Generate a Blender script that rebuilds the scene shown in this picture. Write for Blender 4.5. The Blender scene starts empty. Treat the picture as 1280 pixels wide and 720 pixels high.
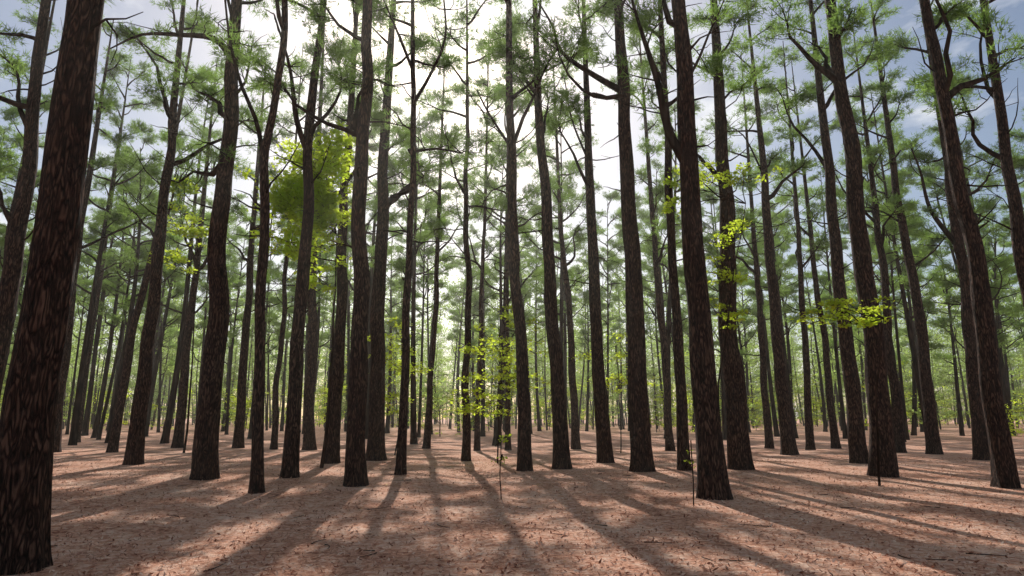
import bpy, math, random
import numpy as np
from mathutils import Vector, Matrix, Quaternion, noise
random.seed(7); RNG=np.random.default_rng(7)
scene=bpy.context.scene
H_CAM=1.5; FPX=800.0; PITCH=math.atan(162/800.0)
cp,sp=math.cos(PITCH),math.sin(PITCH)

def ground_z(x,y):
    z=0.10*noise.noise(Vector((x*0.11,y*0.11,3.1)))+0.035*noise.noise(Vector((x*0.55,y*0.55,7.7)))
    return z
def ray(px,py):
    u=px-640; v=360-py
    return u, FPX*cp-v*sp, FPX*sp+v*cp
def g_pt(px,py):
    a,b,c=ray(px,py); t=-H_CAM/c
    return a*t,b*t
def at(px,py,Y):
    a,b,c=ray(px,py); t=Y/b
    return (a*t,Y,H_CAM+c*t)

# ---------------- materials
def new_mat(name):
    m=bpy.data.materials.new(name); m.use_nodes=True
    nt=m.node_tree; nt.nodes.clear(); return m,nt,nt.nodes,nt.links
def ramp(N,stops):
    r=N.new('ShaderNodeValToRGB'); e=r.color_ramp.elements
    e[0].position=stops[0][0]; e[0].color=(*stops[0][1],1)
    e[1].position=stops[-1][0]; e[1].color=(*stops[-1][1],1)
    for p,c in stops[1:-1]:
        k=e.new(p); k.color=(*c,1)
    return r
def mk_bark():
    m,nt,N,L=new_mat('pine_bark')
    out=N.new('ShaderNodeOutputMaterial'); b=N.new('ShaderNodeBsdfPrincipled')
    b.inputs['Roughness'].default_value=0.9; b.inputs['Specular IOR Level'].default_value=0.15
    tc=N.new('ShaderNodeTexCoord'); mp=N.new('ShaderNodeMapping'); mp.inputs['Scale'].default_value=(1,1,0.19)
    L.new(tc.outputs['Object'],mp.inputs['Vector'])
    n1=N.new('ShaderNodeTexNoise'); n1.inputs['Scale'].default_value=9; n1.inputs['Detail'].default_value=2
    L.new(mp.outputs[0],n1.inputs['Vector'])
    mix=N.new('ShaderNodeMixRGB'); mix.inputs[0].default_value=0.18
    L.new(mp.outputs[0],mix.inputs[1]); L.new(n1.outputs['Color'],mix.inputs[2])
    v=N.new('ShaderNodeTexVoronoi'); v.feature='DISTANCE_TO_EDGE'; v.inputs['Scale'].default_value=24
    L.new(mix.outputs[0],v.inputs['Vector'])
    n2=N.new('ShaderNodeTexNoise'); n2.inputs['Scale'].default_value=26; n2.inputs['Detail'].default_value=5; n2.inputs['Roughness'].default_value=0.72
    L.new(mix.outputs[0],n2.inputs['Vector'])
    vr=ramp(N,[(0.0,(0,0,0)),(0.30,(1,1,1))]); L.new(v.outputs['Distance'],vr.inputs[0])
    ad=N.new('ShaderNodeMath'); ad.operation='MULTIPLY_ADD'; ad.inputs[1].default_value=0.42
    L.new(vr.outputs[0],ad.inputs[0])
    m2=N.new('ShaderNodeMath'); m2.operation='MULTIPLY'; m2.inputs[1].default_value=0.8
    L.new(n2.outputs['Fac'],m2.inputs[0]); L.new(m2.outputs[0],ad.inputs[2])
    cr=ramp(N,[(0.36,(0.007,0.004,0.003)),(0.62,(0.055,0.027,0.020)),(0.92,(0.18,0.10,0.07))])
    L.new(ad.outputs[0],cr.inputs[0]); L.new(cr.outputs[0],b.inputs['Base Color'])
    bp=N.new('ShaderNodeBump'); bp.inputs['Strength'].default_value=1.0; bp.inputs['Distance'].default_value=0.06
    L.new(ad.outputs[0],bp.inputs['Height']); L.new(bp.outputs[0],b.inputs['Normal'])
    L.new(b.outputs[0],out.inputs[0]); return m
def mk_farbark(name,c1,c2):
    m,nt,N,L=new_mat(name)
    out=N.new('ShaderNodeOutputMaterial'); d=N.new('ShaderNodeBsdfDiffuse')
    tc=N.new('ShaderNodeTexCoord'); mp=N.new('ShaderNodeMapping'); mp.inputs['Scale'].default_value=(9,9,1.6); L.new(tc.outputs['Object'],mp.inputs['Vector'])
    n=N.new('ShaderNodeTexNoise'); n.inputs['Scale'].default_value=1; n.inputs['Detail'].default_value=1; L.new(mp.outputs[0],n.inputs['Vector'])
    r=ramp(N,[(0.35,c1),(0.7,c2)]); L.new(n.outputs['Fac'],r.inputs[0]); L.new(r.outputs[0],d.inputs[0]); L.new(d.outputs[0],out.inputs[0]); return m
def mk_leaf(name,dk,lt,tr,fac,cscale=0.9):
    m,nt,N,L=new_mat(name)
    out=N.new('ShaderNodeOutputMaterial'); d=N.new('ShaderNodeBsdfDiffuse'); t=N.new('ShaderNodeBsdfTranslucent')
    g=N.new('ShaderNodeNewGeometry'); oi=N.new('ShaderNodeObjectInfo')
    tc=N.new('ShaderNodeTexCoord'); n=N.new('ShaderNodeTexNoise'); n.inputs['Scale'].default_value=cscale; n.inputs['Detail'].default_value=0
    L.new(tc.outputs['Object'],n.inputs['Vector'])
    a=N.new('ShaderNodeMath'); a.operation='MULTIPLY_ADD'; a.inputs[1].default_value=0.35
    L.new(g.outputs['Random Per Island'],a.inputs[0]); 
    s=N.new('ShaderNodeMath'); s.operation='MULTIPLY_ADD'; s.inputs[1].default_value=0.3; 
    L.new(oi.outputs['Random'],s.inputs[0]); L.new(n.outputs['Fac'],s.inputs[2]); L.new(s.outputs[0],a.inputs[2])
    r=ramp(N,[(0.45,dk),(1.0,lt)]); L.new(a.outputs[0],r.inputs[0])
    r2=ramp(N,[(0.45,tuple(c*0.45 for c in tr)),(1.0,tr)]); L.new(a.outputs[0],r2.inputs[0])
    L.new(r.outputs[0],d.inputs[0]); L.new(r2.outputs[0],t.inputs[0])
    mx=N.new('ShaderNodeMixShader'); mx.inputs[0].default_value=fac
    L.new(d.outputs[0],mx.inputs[1]); L.new(t.outputs[0],mx.inputs[2]); L.new(mx.outputs[0],out.inputs[0]); return m
def mk_ground():
    m,nt,N,L=new_mat('needle_litter_ground')
    out=N.new('ShaderNodeOutputMaterial'); b=N.new('ShaderNodeBsdfPrincipled')
    b.inputs['Roughness'].default_value=0.95; b.inputs['Specular IOR Level'].default_value=0.05
    tc=N.new('ShaderNodeTexCoord')
    def nz(s,d): 
        n=N.new('ShaderNodeTexNoise'); n.inputs['Scale'].default_value=s; n.inputs['Detail'].default_value=d; n.inputs['Roughness'].default_value=0.68
        L.new(tc.outputs['Object'],n.inputs['Vector']); return n
    a=nz(0.6,4); c=nz(8,6); e=nz(45,2)
    v=N.new('ShaderNodeTexVoronoi'); v.inputs['Scale'].default_value=22; L.new(tc.outputs['Object'],v.inputs['Vector'])
    r1=ramp(N,[(0.36,(0.25,0.085,0.05)),(0.5,(0.70,0.36,0.245)),(0.64,(0.88,0.62,0.49))])
    s=N.new('ShaderNodeMath'); s.operation='MULTIPLY_ADD'; s.inputs[1].default_value=0.35
    L.new(a.outputs['Fac'],s.inputs[0])
    s2=N.new('ShaderNodeMath'); s2.operation='MULTIPLY_ADD'; s2.inputs[1].default_value=0.55
    L.new(c.outputs['Fac'],s2.inputs[0]); 
    s3=N.new('ShaderNodeMath'); s3.operation='MULTIPLY'; s3.inputs[1].default_value=0.15
    L.new(v.outputs['Color'],s3.inputs[0]); L.new(s3.outputs[0],s2.inputs[2]); L.new(s2.outputs[0],s.inputs[2])
    L.new(s.outputs[0],r1.inputs[0]); L.new(r1.outputs[0],b.inputs['Base Color'])
    h=N.new('ShaderNodeMath'); h.operation='ADD'; L.new(c.outputs['Fac'],h.inputs[0])
    h2=N.new('ShaderNodeMath'); h2.operation='MULTIPLY'; h2.inputs[1].default_value=0.4; L.new(e.outputs['Fac'],h2.inputs[0]); L.new(h2.outputs[0],h.inputs[1])
    bp=N.new('ShaderNodeBump'); bp.inputs['Strength'].default_value=1.0; bp.inputs['Distance'].default_value=0.07
    L.new(h.outputs[0],bp.inputs['Height']); L.new(bp.outputs[0],b.inputs['Normal'])
    L.new(b.outputs[0],out.inputs[0]); return m
def mk_litter():
    m,nt,N,L=new_mat('dry_litter')
    out=N.new('ShaderNodeOutputMaterial'); b=N.new('ShaderNodeBsdfDiffuse')
    g=N.new('ShaderNodeNewGeometry'); r=ramp(N,[(0,(0.2,0.07,0.04)),(0.5,(0.62,0.33,0.23)),(1,(0.88,0.64,0.5))])
    L.new(g.outputs['Random Per Island'],r.inputs[0]); L.new(r.outputs[0],b.inputs[0]); L.new(b.outputs[0],out.inputs[0]); return m
BARK=mk_bark(); BARK2=mk_farbark('mid_bark',(0.014,0.008,0.006),(0.06,0.036,0.026)); BARK_HAZED=mk_farbark('hazed_far_bark',(0.025,0.017,0.013),(0.065,0.045,0.034))  # the far bark is lightened: distance haze painted into its base colour
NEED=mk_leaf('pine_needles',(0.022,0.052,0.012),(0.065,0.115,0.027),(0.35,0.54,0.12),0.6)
FARN_HAZED=mk_leaf('hazed_distant_foliage',(0.035,0.07,0.017),(0.10,0.16,0.04),(0.54,0.74,0.18),0.6,0.3)  # paler than the pine needles: haze of distance mixed into the leaf colour
LEAF=mk_leaf('broad_leaves',(0.10,0.20,0.015),(0.17,0.32,0.02),(0.82,0.98,0.08),0.7)
GROUND=mk_ground(); LITTER=mk_litter()

# ---------------- mesh helpers
class MB:
    def __init__(s): s.v=[]; s.f=[]; s.m=[]; s.n=0; s.sm=[]
    def add(s,v,f,mi,smooth=False):
        v=np.asarray(v,float).reshape(-1,3); f=np.asarray(f,int)+s.n
        s.v.append(v); s.f.extend(f.tolist()); s.m.extend([mi]*len(f)); s.sm.extend([smooth]*len(f)); s.n+=len(v)
    def mesh(s,name,mats):
        me=bpy.data.meshes.new(name); me.from_pydata(np.concatenate(s.v).tolist(),[],s.f)
        for m in mats: me.materials.append(m)
        me.polygons.foreach_set('material_index',s.m); me.polygons.foreach_set('use_smooth',s.sm); me.update(); return me
def norm(a): return a/np.maximum(np.linalg.norm(a,axis=-1,keepdims=True),1e-9)
def tube(mb,pts,rad,segs=8,mi=0,flare=None,rough=0.0,seed=0):
    P=np.asarray(pts,float); n=len(P); T=np.gradient(P,axis=0); T=norm(T)
    avg=norm((P[-1]-P[0])[None])[0]; ref=np.array([1.,0,0]) if abs(avg[2])>0.7 else np.array([0,0,1.])
    A=norm(np.cross(T,ref)); B=np.cross(T,A)
    th=np.arange(segs)*2*math.pi/segs
    rr=np.repeat(np.asarray(rad,float)[:,None],segs,1)
    if flare is not None:
        ph=seed*1.7
        z=P[:,2]-P[0,2]
        k=np.exp(-z/0.26)[:,None]; k2=np.exp(-z/1.1)[:,None]
        lob=0.5+0.5*np.sin(5*th+ph)[None]*0.7+0.3*np.sin(3*th+ph*2)[None]
        rr=rr*(1+k*(0.2+0.5*lob)*flare+k2*0.22)
    if rough>0:
        for i in range(n):
            for j in range(segs):
                rr[i,j]*=1+rough*noise.noise(Vector((math.cos(th[j])*2.2,math.sin(th[j])*2.2,P[i,2]*0.9+seed*13.1)))
    V=P[:,None,:]+rr[:,:,None]*(np.cos(th)[None,:,None]*A[:,None,:]+np.sin(th)[None,:,None]*B[:,None,:])
    idx=np.arange(n*segs).reshape(n,segs); nx=np.roll(idx,-1,1)
    F=np.stack([idx[:-1],nx[:-1],nx[1:],idx[1:]],-1).reshape(-1,4)
    mb.add(V.reshape(-1,3),F,mi,True)
def smooth_path(P,step):
    P=np.asarray(P,float)
    if len(P)<3:
        n=max(2,int(np.linalg.norm(P[-1]-P[0])/step)+1); t=np.linspace(0,1,n)[:,None]; return P[0]*(1-t)+P[-1]*t
    E=np.vstack([2*P[0]-P[1],P,2*P[-1]-P[-2]]); out=[]
    for i in range(1,len(E)-2):
        p0,p1,p2,p3=E[i-1:i+3]; n=max(1,int(np.linalg.norm(p2-p1)/step))
        for k in range(n):
            t=k/n; out.append(0.5*((2*p1)+(-p0+p2)*t+(2*p0-5*p1+4*p2-p3)*t*t+(-p0+3*p1-3*p2+p3)*t**3))
    out.append(E[-2]); return np.array(out)
def limb_path(rng,start,az,el,L,n=6,wig=0.13,up=0.12):
    d=np.array([math.cos(az)*math.cos(el),math.sin(az)*math.cos(el),math.sin(el)]); P=[np.array(start,float)]
    for i in range(n):
        d=norm((d+rng.normal(0,wig,3)+np.array([0,0,up]))[None])[0]; P.append(P[-1]+d*L/n)
    return np.array(P)
def tufts(mb,C,D,rng,k=7,ln=0.22,w=0.0125,mi=1):
    n=len(C); C=np.repeat(C,k,0); D=np.repeat(D,k,0)
    nd=norm(D*0.75+rng.normal(0,0.62,(n*k,3))); sd=norm(np.cross(nd,rng.normal(0,1,(n*k,3))))*w
    l=(ln*rng.uniform(0.6,1.25,n*k))[:,None]
    C=C+rng.normal(0,0.03,C.shape)
    V=np.stack([C-sd,C+sd,C+nd*l],1).reshape(-1,3); mb.add(V,np.arange(3*n*k).reshape(-1,3),mi)
def leaves(mb,C,rng,size=0.08,mi=1,flat=0.5):
    n=len(C); nr=norm(rng.normal(0,flat,(n,3))+np.array([0,0,1.])); u=norm(np.cross(nr,rng.normal(0,1,(n,3)))); v=np.cross(nr,u)
    l=(size*rng.uniform(0.6,1.3,n))[:,None]
    V=np.stack([C,C+u*l*0.5+v*l*0.32,C+u*l,C+u*l*0.5-v*l*0.32],1).reshape(-1,3); mb.add(V,np.arange(4*n).reshape(-1,4),mi)
def pad(mb,rng,S,sa,nt,sx=0.17,sz=0.085):
    m=len(S)-1; g=rng.uniform(0.4,1.05,nt); kk=np.clip(g,0,0.999)*m; qq=kk.astype(int); C=S[qq]+(S[qq+1]-S[qq])*(kk-qq)[:,None]
    off=rng.normal(0,1,(nt,3))*np.array([sx,sx,sz])
    C=C+off; D=norm(off+np.array([math.cos(sa)*0.2,math.sin(sa)*0.2,0.2])); tufts(mb,C,D,rng)

def foliated_limb(mb,rng,start,az,el,L,r0,dens=1.0,lo=0.4,wig=0.16,up=0.06):
    P=limb_path(rng,start,az,el,L,7,wig,up); SP=smooth_path(P,0.35)
    tube(mb,SP,np.linspace(r0,0.012,len(SP)),5,0)
    ns=int(3+L*1.4)
    for j in range(ns):
        f=rng.uniform(lo,1.0); k=f*(len(P)-1); q=int(min(k,len(P)-2)); s=P[q]+(P[q+1]-P[q])*(k-q)
        sa=az+rng.choice([-1,1])*rng.uniform(0.3,1.2); sl=rng.uniform(0.5,1.2)*(0.55+0.15*L)
        S=limb_path(rng,s,sa,rng.uniform(0.0,0.6),sl,3,0.2,0.1)
        tube(mb,S,np.linspace(0.018,0.006,len(S)),3,0)
        pad(mb,rng,S,sa,int(rng.uniform(22,38)*dens))
    return P
def crown(mb,rng,H=10.,R=3.0,nl=16,dens=1.0,z0=0.,axis=None):
    az=rng.uniform(0,6.28)
    for i in range(nl):
        t=(i+rng.uniform(0,0.8))/nl; z=z0+t*H*0.93; az+=2.4+rng.normal(0,0.5)
        L=R*(0.75+0.6*t if t<0.4 else 0.99-0.95*(t-0.4))*rng.uniform(0.6,1.25)
        el=rng.uniform(0.05,0.4)+0.5*t
        a=axis(z) if axis else (0,0)
        foliated_limb(mb,rng,(a[0],a[1],z),az,el,L,0.035+0.014*L*(1-0.4*t),dens)
def dead_twigs(mb,rng,axis,z1,z2,n):
    for i in range(n):
        z=rng.uniform(z1,z2); a=axis(z); L=rng.uniform(0.5,2.2)
        P=limb_path(rng,(a[0],a[1],z),rng.uniform(0,6.28),rng.uniform(-0.2,0.6),L,5,0.25,0.05)
        tube(mb,P,np.linspace(0.03*min(1,L),0.006,len(P)),4,0)
        if L>1.2:
            S=limb_path(rng,P[3],rng.uniform(0,6.28),0.3,L*0.5,3,0.25,0.05); tube(mb,S,np.linspace(0.014,0.005,len(S)),3,0)
def crooked_limbs(mb,rng,axis,z1,z2,n,r,dens=0.7):
    for i in range(n):
        z=rng.uniform(z1,z2); a=axis(z); L=rng.uniform(2,4.4)
        P=foliated_limb(mb,rng,(a[0],a[1],z),rng.uniform(0,6.28),rng.uniform(0.2,0.9),L,r*rng.uniform(0.22,0.4)+0.02,dens,0.6,0.28,0.16)

CROWNS=[]
for i in range(7):
    rng=np.random.default_rng(100+i); mb=MB(); crown(mb,rng,10,rng.uniform(1.7,2.3),int(rng.integers(7,11)),0.95)
    CROWNS.append(mb.mesh('pine_crown_%d'%i,[BARK2,NEED]))
def trunk_axis(rng,H):
    a1,a2=rng.uniform(0,6.28,2); am=rng.uniform(0.08,0.5); fr=rng.uniform(2.5,5.5)
    return lambda z:(am*math.sin(z/H*fr+a1)-am*math.sin(a1)+0.04*z*math.cos(a2), am*math.sin(z/H*3.3+a2)-am*math.sin(a2)+0.04*z*math.sin(a1))
PINES=[]
for i in range(8):
    rng=np.random.default_rng(200+i); mb=MB(); H=rng.uniform(18,23); zc=H*rng.uniform(0.40,0.57)
    ax=trunk_axis(rng,H)
    Z=np.concatenate([[-0.15,0,0.15,0.35,0.7],np.arange(1.2,H,0.8)]); P=np.array([(*ax(max(z,0)),z) for z in Z])
    r0=rng.uniform(0.11,0.2); tube(mb,P,[r0*(1-0.93*(max(z,0)/H)**1.4)+0.005 for z in Z],9,0,flare=0.8,seed=i)
    crown(mb,rng,H-zc,rng.uniform(2.5,3.3),int(rng.integers(15,19)),1.15,zc,ax); dead_twigs(mb,rng,ax,zc*0.45,zc+1,7)
    crooked_limbs(mb,rng,ax,zc*0.6,zc,2,r0)
    PINES.append(mb.mesh('pine_tree_mesh_%d'%i,[BARK2,NEED]))
FAR=[]
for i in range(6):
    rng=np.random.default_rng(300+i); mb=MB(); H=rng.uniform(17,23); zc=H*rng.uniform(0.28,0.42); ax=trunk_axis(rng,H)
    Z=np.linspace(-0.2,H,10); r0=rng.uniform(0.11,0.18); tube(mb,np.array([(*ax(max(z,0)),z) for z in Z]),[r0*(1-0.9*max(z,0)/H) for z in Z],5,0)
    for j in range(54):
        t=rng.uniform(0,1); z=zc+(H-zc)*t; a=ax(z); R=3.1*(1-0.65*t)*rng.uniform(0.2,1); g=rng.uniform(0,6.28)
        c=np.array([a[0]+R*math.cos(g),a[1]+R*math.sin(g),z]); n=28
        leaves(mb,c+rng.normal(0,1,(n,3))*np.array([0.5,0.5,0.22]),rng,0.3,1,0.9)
    FAR.append(mb.mesh('far_pine_%d'%i,[BARK_HAZED,FARN_HAZED]))

def link(name,data,parent=None,loc=(0,0,0),rot=(0,0,0),sc=(1,1,1)):
    o=bpy.data.objects.new(name,data); scene.collection.objects.link(o); o.location=loc; o.rotation_euler=rot; o.scale=sc
    if parent: o.parent=parent
    return o

# ---------------- main pines : base width, stem course, limbs
T=[
 (66,[(18,704),(38,500),(62,350),(85,180),(106,0)],[]),
 (30,[(-40,600),(0,420),(24,240),(50,0)],[]),
 (15,[(-30,575),(10,330),(45,150),(78,0)],[]),
 (18,[(66,566),(92,350),(115,200),(150,0)],[]),
 (24,[(167,580),(187,420),(205,290),(215,190),(232,0)],[]),
 (36,[(255,598),(268,400),(280,200),(290,0)],[[(286,70),(262,42),(215,34),(165,30),(120,45)],[(281,190),(258,212),(228,204),(205,215)],[(284,120),(308,104),(318,70)]]),
 (15,[(222,560),(236,420),(250,300),(262,180)],[]),
 (19,[(321,613),(325,450),(333,260),(331,190),(345,120),(357,60),(360,0)],[[(331,200),(321,150),(305,112),(292,60),(286,0)]]),
 (24,[(362,597),(372,430),(383,260),(384,180),(394,70),(402,0)],[[(384,190),(372,150),(366,90),(350,30)]]),
 (18,[(386,562),(390,400),(394,250),(398,120)],[]),
 (21,[(415,580),(425,400),(432,210),(442,60)],[]),
 (31,[(445,606),(447,400),(452,200),(455,0)],[]),
 (27,[(470,576),(473,400),(479,260),(477,150),(474,80),(482,0)],[[(474,275),(490,246),(508,238),(516,214),(517,150)]]),
 (15,[(500,593),(508,430),(514,250),(518,110),(513,0)],[[(517,190),(545,182),(575,184)],[(517,130),(540,96),(558,55),(556,0)],[(517,90),(500,50),(478,0)]]),
 (11,[(533,560),(543,400),(548,290),(552,220)],[]),
 (13,[(583,576),(584,400),(583,200),(580,90)],[]),
 (9,[(596,562),(600,430),(604,330)],[]),
 (9,[(635,562),(634,420),(634,260)],[]),
 (21,[(657,588),(650,430),(643,300),(638,200),(637,100)],[[(638,190),(610,140),(596,110)]]),
 (25,[(703,586),(690,380),(676,180),(665,0)],[]),
 (13,[(720,560),(712,400),(698,260),(690,160)],[]),
 (23,[(757,579),(745,400),(737,200),(730,40)],[[(737,200),(715,150),(705,100)]]),
 (33,[(803,591),(793,400),(782,200),(770,0)],[[(778,120),(742,100),(702,72),(690,40),(672,10)]]),
 (13,[(838,562),(826,400),(812,260),(800,150)],[]),
 (18,[(856,590),(846,420),(836,250),(828,100)],[]),
 (43,[(893,624),(878,450),(868,300),(858,130),(850,0)],[[(862,210),(836,160),(822,100),(800,30),(786,-20)]]),
 (34,[(925,588),(912,400),(903,200),(893,0)],[]),
 (12,[(962,560),(950,400),(938,200)],[]),
 (21,[(987,570),(970,400),(955,200),(938,60)],[[(957,220),(932,165),(905,150)]]),
 (12,[(1013,562),(1000,350),(985,150)],[]),
 (25,[(1075,580),(1055,400),(1035,200),(1014,0)],[]),
 (35,[(1105,594),(1090,400),(1066,200),(1043,0)],[]),
 (16,[(1125,566),(1106,380),(1086,200),(1070,90)],[]),
 (19,[(1168,568),(1150,400),(1125,260),(1100,90)],[[(1130,280),(1108,264),(1088,256)],[(1148,335),(1164,316),(1176,300)]]),
 (21,[(1228,575),(1210,400),(1185,200),(1152,20)],[[(1186,310),(1166,262),(1152,212),(1140,180)]]),
 (31,[(1258,607),(1235,430),(1202,200),(1160,0)],[[(1190,122),(1215,98),(1250,84),(1300,50)]]),
 (26,[(1318,592),(1290,400),(1252,180),(1222,0)],[]),
 (14,[(140,566),(160,450),(190,320),(214,220)],[]),
 (11,[(95,552),(112,430),(128,330)],[]),
 (15,[(298,560),(308,420),(322,240)],[]),
 (10,[(342,562),(352,420),(362,300)],[]),
 (12,[(1045,560),(1030,420),(1012,280)],[]),
]
placed=[]
for i,(wb,path,limbs) in enumerate(T):
    bx,Y=g_pt(*path[0]); r0=wb/2*(Y*cp-H_CAM*sp)/FPX*(0.74 if i else 0.84)
    rng=np.random.default_rng(500+i); gz=ground_z(bx,Y); placed.append((bx,Y))
    pts=[at(p[0],p[1],Y) for p in path]; pts[0]=(bx,Y,0)
    loc=[np.array((p[0]-bx,0.,p[2]-gz)) for p in pts]; loc[0][2]=-0.15
    bow=rng.uniform(-0.02,0.02)
    for q in loc: q[1]=bow*q[2]
    Htop=rng.uniform(20,24); zc=rng.uniform(11,13)
    last=loc[-1]; d=norm((loc[-1]-loc[-2])[None])[0]; d=norm((d+np.array([0,0,1.2]))[None])[0]
    if last[2]<zc: loc.append(last+d*(zc-last[2])/d[2]); 
    SP=smooth_path(loc,0.4)
    keep=SP[SP[:,2]<=max(zc,0)]
    wa=rng.uniform(0.015,0.06) if Y>9 else 0.01
    for q in keep[1:]:
        k=min(1,q[2]/3)*wa; q[0]+=k*math.sin(q[2]*0.9+i)+k*0.5*math.sin(q[2]*2.3+2*i); q[1]+=k*math.sin(q[2]*1.3+3*i)
    pc=keep[-1].copy(); top=pc+d*(Htop-pc[2])/d[2]
    up=smooth_path([pc,top],0.9)[1:]
    low=smooth_path([keep[0],keep[1]],0.1)
    PP=np.vstack([low[:-1],keep[1:],up])
    R=[r0*(1-0.9*(max(z,0)/Htop)**1.4) for z in PP[:,2]]
    ob=link('pine_tree',None,loc=(bx,Y,gz))
    mb=MB(); tube(mb,PP,R,24 if Y<25 else 14,0,flare=0.75,rough=0.14,seed=i)
    link('trunk',mb.mesh('trunk',[BARK]),ob)
    axf=lambda z,K=keep:(float(np.interp(z,K[:,2],K[:,0])),float(np.interp(z,K[:,2],K[:,1])))
    mb=MB(); dead_twigs(mb,rng,axf,5.5,zc,7)
    crooked_limbs(mb,rng,axf,8.5,zc,1 if limbs else 2,r0)
    for lp in limbs:
        LP=[np.array(at(p[0],p[1],Y))-np.array((bx,Y,gz)) for p in lp]
        dy=rng.uniform(-0.25,0.25); LP=[q+np.array((0,axf(q[2])[1]+dy*k,0)) for k,q in enumerate(LP)]
        a0=axf(LP[0][2]); LP[0]=np.array((a0[0],a0[1],LP[0][2]))
        S=smooth_path(LP,0.3); rb=min(r0*0.5,0.11) if len(lp)>3 else 0.05
        tube(mb,S,np.linspace(rb,0.02,len(S)),7,0,rough=0.1,seed=i)
        for k in range(8):
            q=S[rng.integers(len(S)//3,len(S))]; wz=rng.uniform(0,6.28)
            W=limb_path(rng,q,wz,rng.uniform(0,0.8),rng.uniform(0.5,1.4),4,0.25,0.05); tube(mb,W,np.linspace(0.02,0.006,len(W)),4,0)
            if k>4: pad(mb,rng,W,wz,22)
    link('limbs',mb.mesh('limbs',[BARK2,NEED]),ob)
    c=link('crown',CROWNS[i%7],ob,loc=tuple(pc)); c.rotation_mode='QUATERNION'
    q=Vector(d).to_track_quat('Z','Y')
    c.rotation_quaternion=q@Quaternion((0,0,1),rng.uniform(0,6.28)); s=(Htop-pc[2])/10; c.scale=(1,1,s)

# ---------------- further pines
dist=link('distant_pine_trees',None)
def ok(x,y,md):
    return all((x-a)**2+(y-b)**2>md*md for a,b in placed)
def scatter(n,y0,y1,md,fn):
    c=0
    for _ in range(n*12):
        if c>=n: break
        y=random.uniform(y0,y1); x=random.uniform(-1,1)*(max(abs(y),8)*0.9+12)
        infov=y>0 and abs(x)<0.86*y+1.5
        if infov and y<34: continue
        if infov and y<54 and abs(x+3)<12 and random.random()<0.7: continue
        if not infov and math.hypot(x,y)<7.5: continue
        if abs(y)<8 and abs(x)<5: continue
        if not ok(x,y,md): continue
        placed.append((x,y)); c+=1; fn(x,y,infov)
def put(meshes,x,y,top):
    s=random.uniform(0.88,1.12)
    link('pine_tree' if top else 'trunk_and_crown',random.choice(meshes),None if top else dist,(x,y,ground_z(x,y)),(random.gauss(0,0.03),random.gauss(0,0.03),random.uniform(0,6.28)),(s,s,s*random.uniform(0.92,1.1)))
scatter(40,-20,34,4.5,lambda x,y,f:put(PINES,x,y,False))
scatter(56,34,55,3.4,lambda x,y,f:put(PINES,x,y,f))
scatter(90,55,78,3.8,lambda x,y,f:put(PINES,x,y,False))
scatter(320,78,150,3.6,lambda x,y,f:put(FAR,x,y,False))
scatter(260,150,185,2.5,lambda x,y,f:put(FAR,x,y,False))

# ---------------- broadleaf understory
def broadleaf(name,base,H,blobs,lsize,seed,stem=0.05,mesh_only=False,per=45,lmat=None):
    rng=np.random.default_rng(seed); mb=MB(); bx,by=base
    S=limb_path(rng,(0,0,-0.1),0,1.5,H,9,0.06,0.1); S[:,0]-=S[0,0]
    SS=smooth_path(S,0.4); tube(mb,SS,np.linspace(stem,0.01,len(SS)),6,0)
    for (dx,dy,dz,rx,rz,n) in blobs:
        c=np.array([dx,dy,dz]); k=np.argmin(np.abs(S[:,2]-(dz-rz*0.9))); st=S[k]
        B=smooth_path([st,(st+c)/2+rng.normal(0,0.1,3),c],0.3); tube(mb,B,np.linspace(min(stem*0.5,0.03),0.008,len(B)),4,0)
        ncl=max(4,int(n/per))
        for j in range(ncl):
            e=c+rng.normal(0,0.6,3)*np.array([rx,rx,rz]); W=smooth_path([B[rng.integers(len(B)//2,len(B))],e],0.3); tube(mb,W,np.linspace(0.01,0.004,len(W)),3,0)
            m=int(n/ncl*rng.uniform(0.4,1.5)); C=e+rng.normal(0,1,(m,3))*np.array([rx*0.22,rx*0.22,rz*0.09]); leaves(mb,C,rng,lsize)
    me=mb.mesh(name,[BARK2,lmat or LEAF])
    if mesh_only: return me
    return link(name,me,loc=(bx,by,ground_z(bx,by)))
def bl_px(name,Y,bpx,H,ells,ls,seed,stem=0.05,mul=1.7):
    bx=at(bpx,540,Y)[0]; B=[]
    for (px,py,rpx,rpy,n) in ells:
        a=at(px,py,Y); k=Y/FPX; B.append((a[0]-bx,random.uniform(-.9,.9)*rpx*k,a[2],rpx*k,rpy*k,int(n*mul)))
    broadleaf(name,(bx,Y),H,B,ls,seed,stem)
bl_px('young_beech_tree',20,404,8.6,[(402,215,36,28,1400),(360,255,26,24,1000),(414,270,24,35,1000),(372,310,30,20,600),(420,185,18,20,500),(395,345,22,20,300),(388,240,26,30,900)],0.14,1,0.06,2.2)
bl_px('young_beech_tree',28,232,9,[(225,235,16,14,350),(240,285,22,16,500),(222,330,20,12,350),(262,300,14,14,200)],0.15,2)
bl_px('young_beech_tree',18,885,7.6,[(880,215,34,10,420),(925,228,24,10,260),(850,262,16,10,200),(905,300,22,16,260),(910,350,24,20,350),(915,395,20,14,240),(846,240,12,16,200)],0.11,3,0.03,1.4)
bl_px('young_beech_tree',15,1092,3.9,[(1065,388,40,9,420),(1085,398,22,8,160),(1030,382,26,6,120)],0.10,4,0.03)
bl_px('beech_sapling',22,622,5.6,[(620,430,38,20,400),(640,470,40,18,380),(612,505,34,14,300),(650,405,24,16,160)],0.12,5,0.03,2.2)
bl_px('beech_sapling',27,494,5,[(495,415,24,20,260),(505,460,28,20,300),(490,500,20,16,200)],0.13,6,0.03,2.2)
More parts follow.
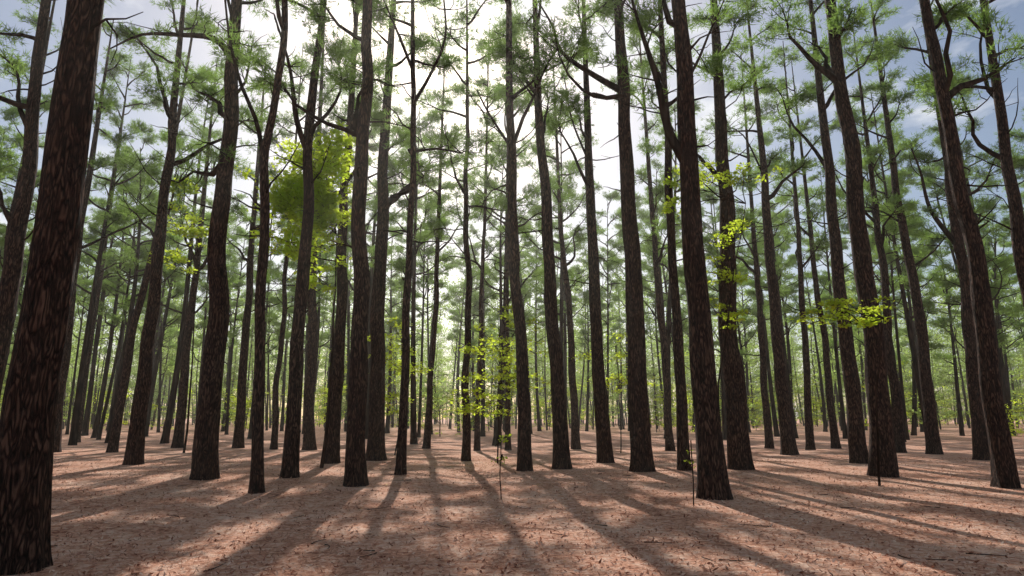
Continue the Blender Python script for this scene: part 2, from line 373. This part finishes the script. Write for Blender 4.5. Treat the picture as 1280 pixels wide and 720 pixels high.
bl_px('beech_sapling',30,775,5,[(770,430,30,20,260),(775,470,28,20,300)],0.13,7,0.03)
bl_px('beech_sapling',12.6,627,1.35,[(627,575,12,8,24),(632,545,10,7,24)],0.07,8,0.012)
bl_px('beech_sapling',11.5,862,1.2,[(860,575,8,8,14)],0.06,9,0.012)
und=link('distant_understory',None); UM=[]
for i in range(8):
    rng=np.random.default_rng(900+i); H=rng.uniform(4,8)
    bl=[(rng.normal(0,0.9),rng.normal(0,0.9),H*rng.uniform(0.12,1.0),rng.uniform(0.9,1.7),rng.uniform(0.4,0.9),130) for _ in range(9)]
    UM.append(broadleaf('understory_mesh',(0,0),H,bl,0.2,900+i,0.05,True,25,LEAF if i<3 else FARN_HAZED))
for i in range(400):
    y=48+130*random.random()**0.6; x=random.uniform(-1,1)*(y*0.88+5); s=random.uniform(0.6,1.3)*(1+max(0,y-80)/90)
    link('sapling',random.choice(UM),und,(x,y,ground_z(x,y)-0.1),(0,0,random.uniform(0,6.28)),(s,s,s))

# ---------------- forest haze (thin uniform air volume)
m,nt,N,L=new_mat('forest_haze'); out=N.new('ShaderNodeOutputMaterial'); vs=N.new('ShaderNodeVolumeScatter')
vs.inputs['Density'].default_value=0.0009; vs.inputs['Anisotropy'].default_value=0.65; vs.inputs['Color'].default_value=(1.0,0.98,0.88,1)
L.new(vs.outputs[0],out.inputs['Volume'])
me=bpy.data.meshes.new('haze'); X=190;Y0=-40;Y1=210;Zt=26
me.from_pydata([(-X,Y0,-1),(X,Y0,-1),(X,Y1,-1),(-X,Y1,-1),(-X,Y0,Zt),(X,Y0,Zt),(X,Y1,Zt),(-X,Y1,Zt)],[],[(0,3,2,1),(4,5,6,7),(0,1,5,4),(1,2,6,5),(2,3,7,6),(3,0,4,7)])
me.materials.append(m); link('haze',me)

# ---------------- ground
def axis_coords(a,b,n,pw):
    t=np.linspace(-1,1,n); s=np.sign(t)*np.abs(t)**pw; return np.where(s<0,s*a,s*b)
xs=axis_coords(500,500,181,3.2); ys=axis_coords(300,700,221,3.2)+12
V=[(float(x),float(y),ground_z(x,y)) for y in ys for x in xs]; nx=len(xs)
Fc=[(j*nx+i,j*nx+i+1,(j+1)*nx+i+1,(j+1)*nx+i) for j in range(len(ys)-1) for i in range(nx-1)]
me=bpy.data.meshes.new('ground'); me.from_pydata(V,[],Fc); me.materials.append(GROUND)
me.polygons.foreach_set('use_smooth',[True]*len(Fc)); link('ground',me)
n=90000; yy=3.5+22*RNG.random(n)**1.6; xx=(RNG.random(n)*2-1)*(yy*0.9+1.5)
zz=np.array([ground_z(a,b) for a,b in zip(xx,yy)])+0.012
C=np.stack([xx,yy,zz],1); nr=norm(RNG.normal(0,0.45,(n,3))+np.array([0,0,1.])); u=norm(np.cross(nr,RNG.normal(0,1,(n,3)))); v=np.cross(nr,u)
l=RNG.uniform(0.03,0.10,n)[:,None]; w=(RNG.choice([0.003,0.006,0.013],n,p=[.4,.35,.25]))[:,None]
mb=MB(); mb.add(np.stack([C-u*l/2,C+v*w,C+u*l/2,C-v*w],1).reshape(-1,3),np.arange(4*n).reshape(-1,4),0); link('needle_litter',mb.mesh('needle_litter',[LITTER]))
mb=MB()
for i in range(110):
    y=4+22*random.random()**1.3; x=random.uniform(-1,1)*(y*0.9+1); L_=random.uniform(0.12,0.5)
    P=limb_path(RNG,(x,y,ground_z(x,y)+0.015),random.uniform(0,6.28),0.02,L_,5,0.2,0.0); P[:,2]=[ground_z(a,b)+0.012 for a,b in P[:,:2]]
    tube(mb,P,np.linspace(0.007,0.003,len(P)),4,0)
link('fallen_twigs',mb.mesh('fallen_twigs',[BARK]))

# ---------------- light / camera
el,az=math.radians(33.5),math.radians(-7)
d=Vector((math.sin(az)*math.cos(el),math.cos(az)*math.cos(el),math.sin(el)))
sl=bpy.data.lights.new('sun','SUN'); sl.energy=5; sl.angle=math.radians(0.5); sl.color=(1,0.95,0.86)
so=link('sun',sl); so.rotation_mode='QUATERNION'; so.rotation_quaternion=d.to_track_quat('Z','Y')
w=bpy.data.worlds.new('World'); scene.world=w; w.use_nodes=True; nt=w.node_tree; N=nt.nodes; L=nt.links
bg=N['Background']; sk=N.new('ShaderNodeTexSky'); sk.sky_type='NISHITA'; sk.sun_disc=False
sk.sun_elevation=el; sk.sun_rotation=az; sk.air_density=1.0; sk.dust_density=1.3
tc=N.new('ShaderNodeTexCoord'); mp=N.new('ShaderNodeMapping'); mp.inputs['Scale'].default_value=(1,1,2.2); L.new(tc.outputs['Generated'],mp.inputs[0])
nz=N.new('ShaderNodeTexNoise'); nz.inputs['Scale'].default_value=4.5; nz.inputs['Detail'].default_value=5; nz.inputs['Roughness'].default_value=0.6; L.new(mp.outputs[0],nz.inputs['Vector'])
cr=ramp(N,[(0.5,(0,0,0)),(0.66,(0.85,0.85,0.85))]); L.new(nz.outputs['Fac'],cr.inputs[0])
mx=N.new('ShaderNodeMixRGB'); L.new(cr.outputs[0],mx.inputs[0]); L.new(sk.outputs[0],mx.inputs[1]); mx.inputs[2].default_value=(11,11.1,11.3,1)
L.new(mx.outputs[0],bg.inputs[0]); bg.inputs[1].default_value=0.09
cam=bpy.data.cameras.new('camera'); co=link('camera',cam,loc=(0,0,H_CAM)); cam.sensor_width=36; cam.lens=FPX/1280*36
cam.clip_end=2000; co.rotation_euler=(math.pi/2+PITCH,0,0); scene.camera=co
scene.view_settings.view_transform='Standard'; scene.view_settings.look='None'; scene.view_settings.exposure=0
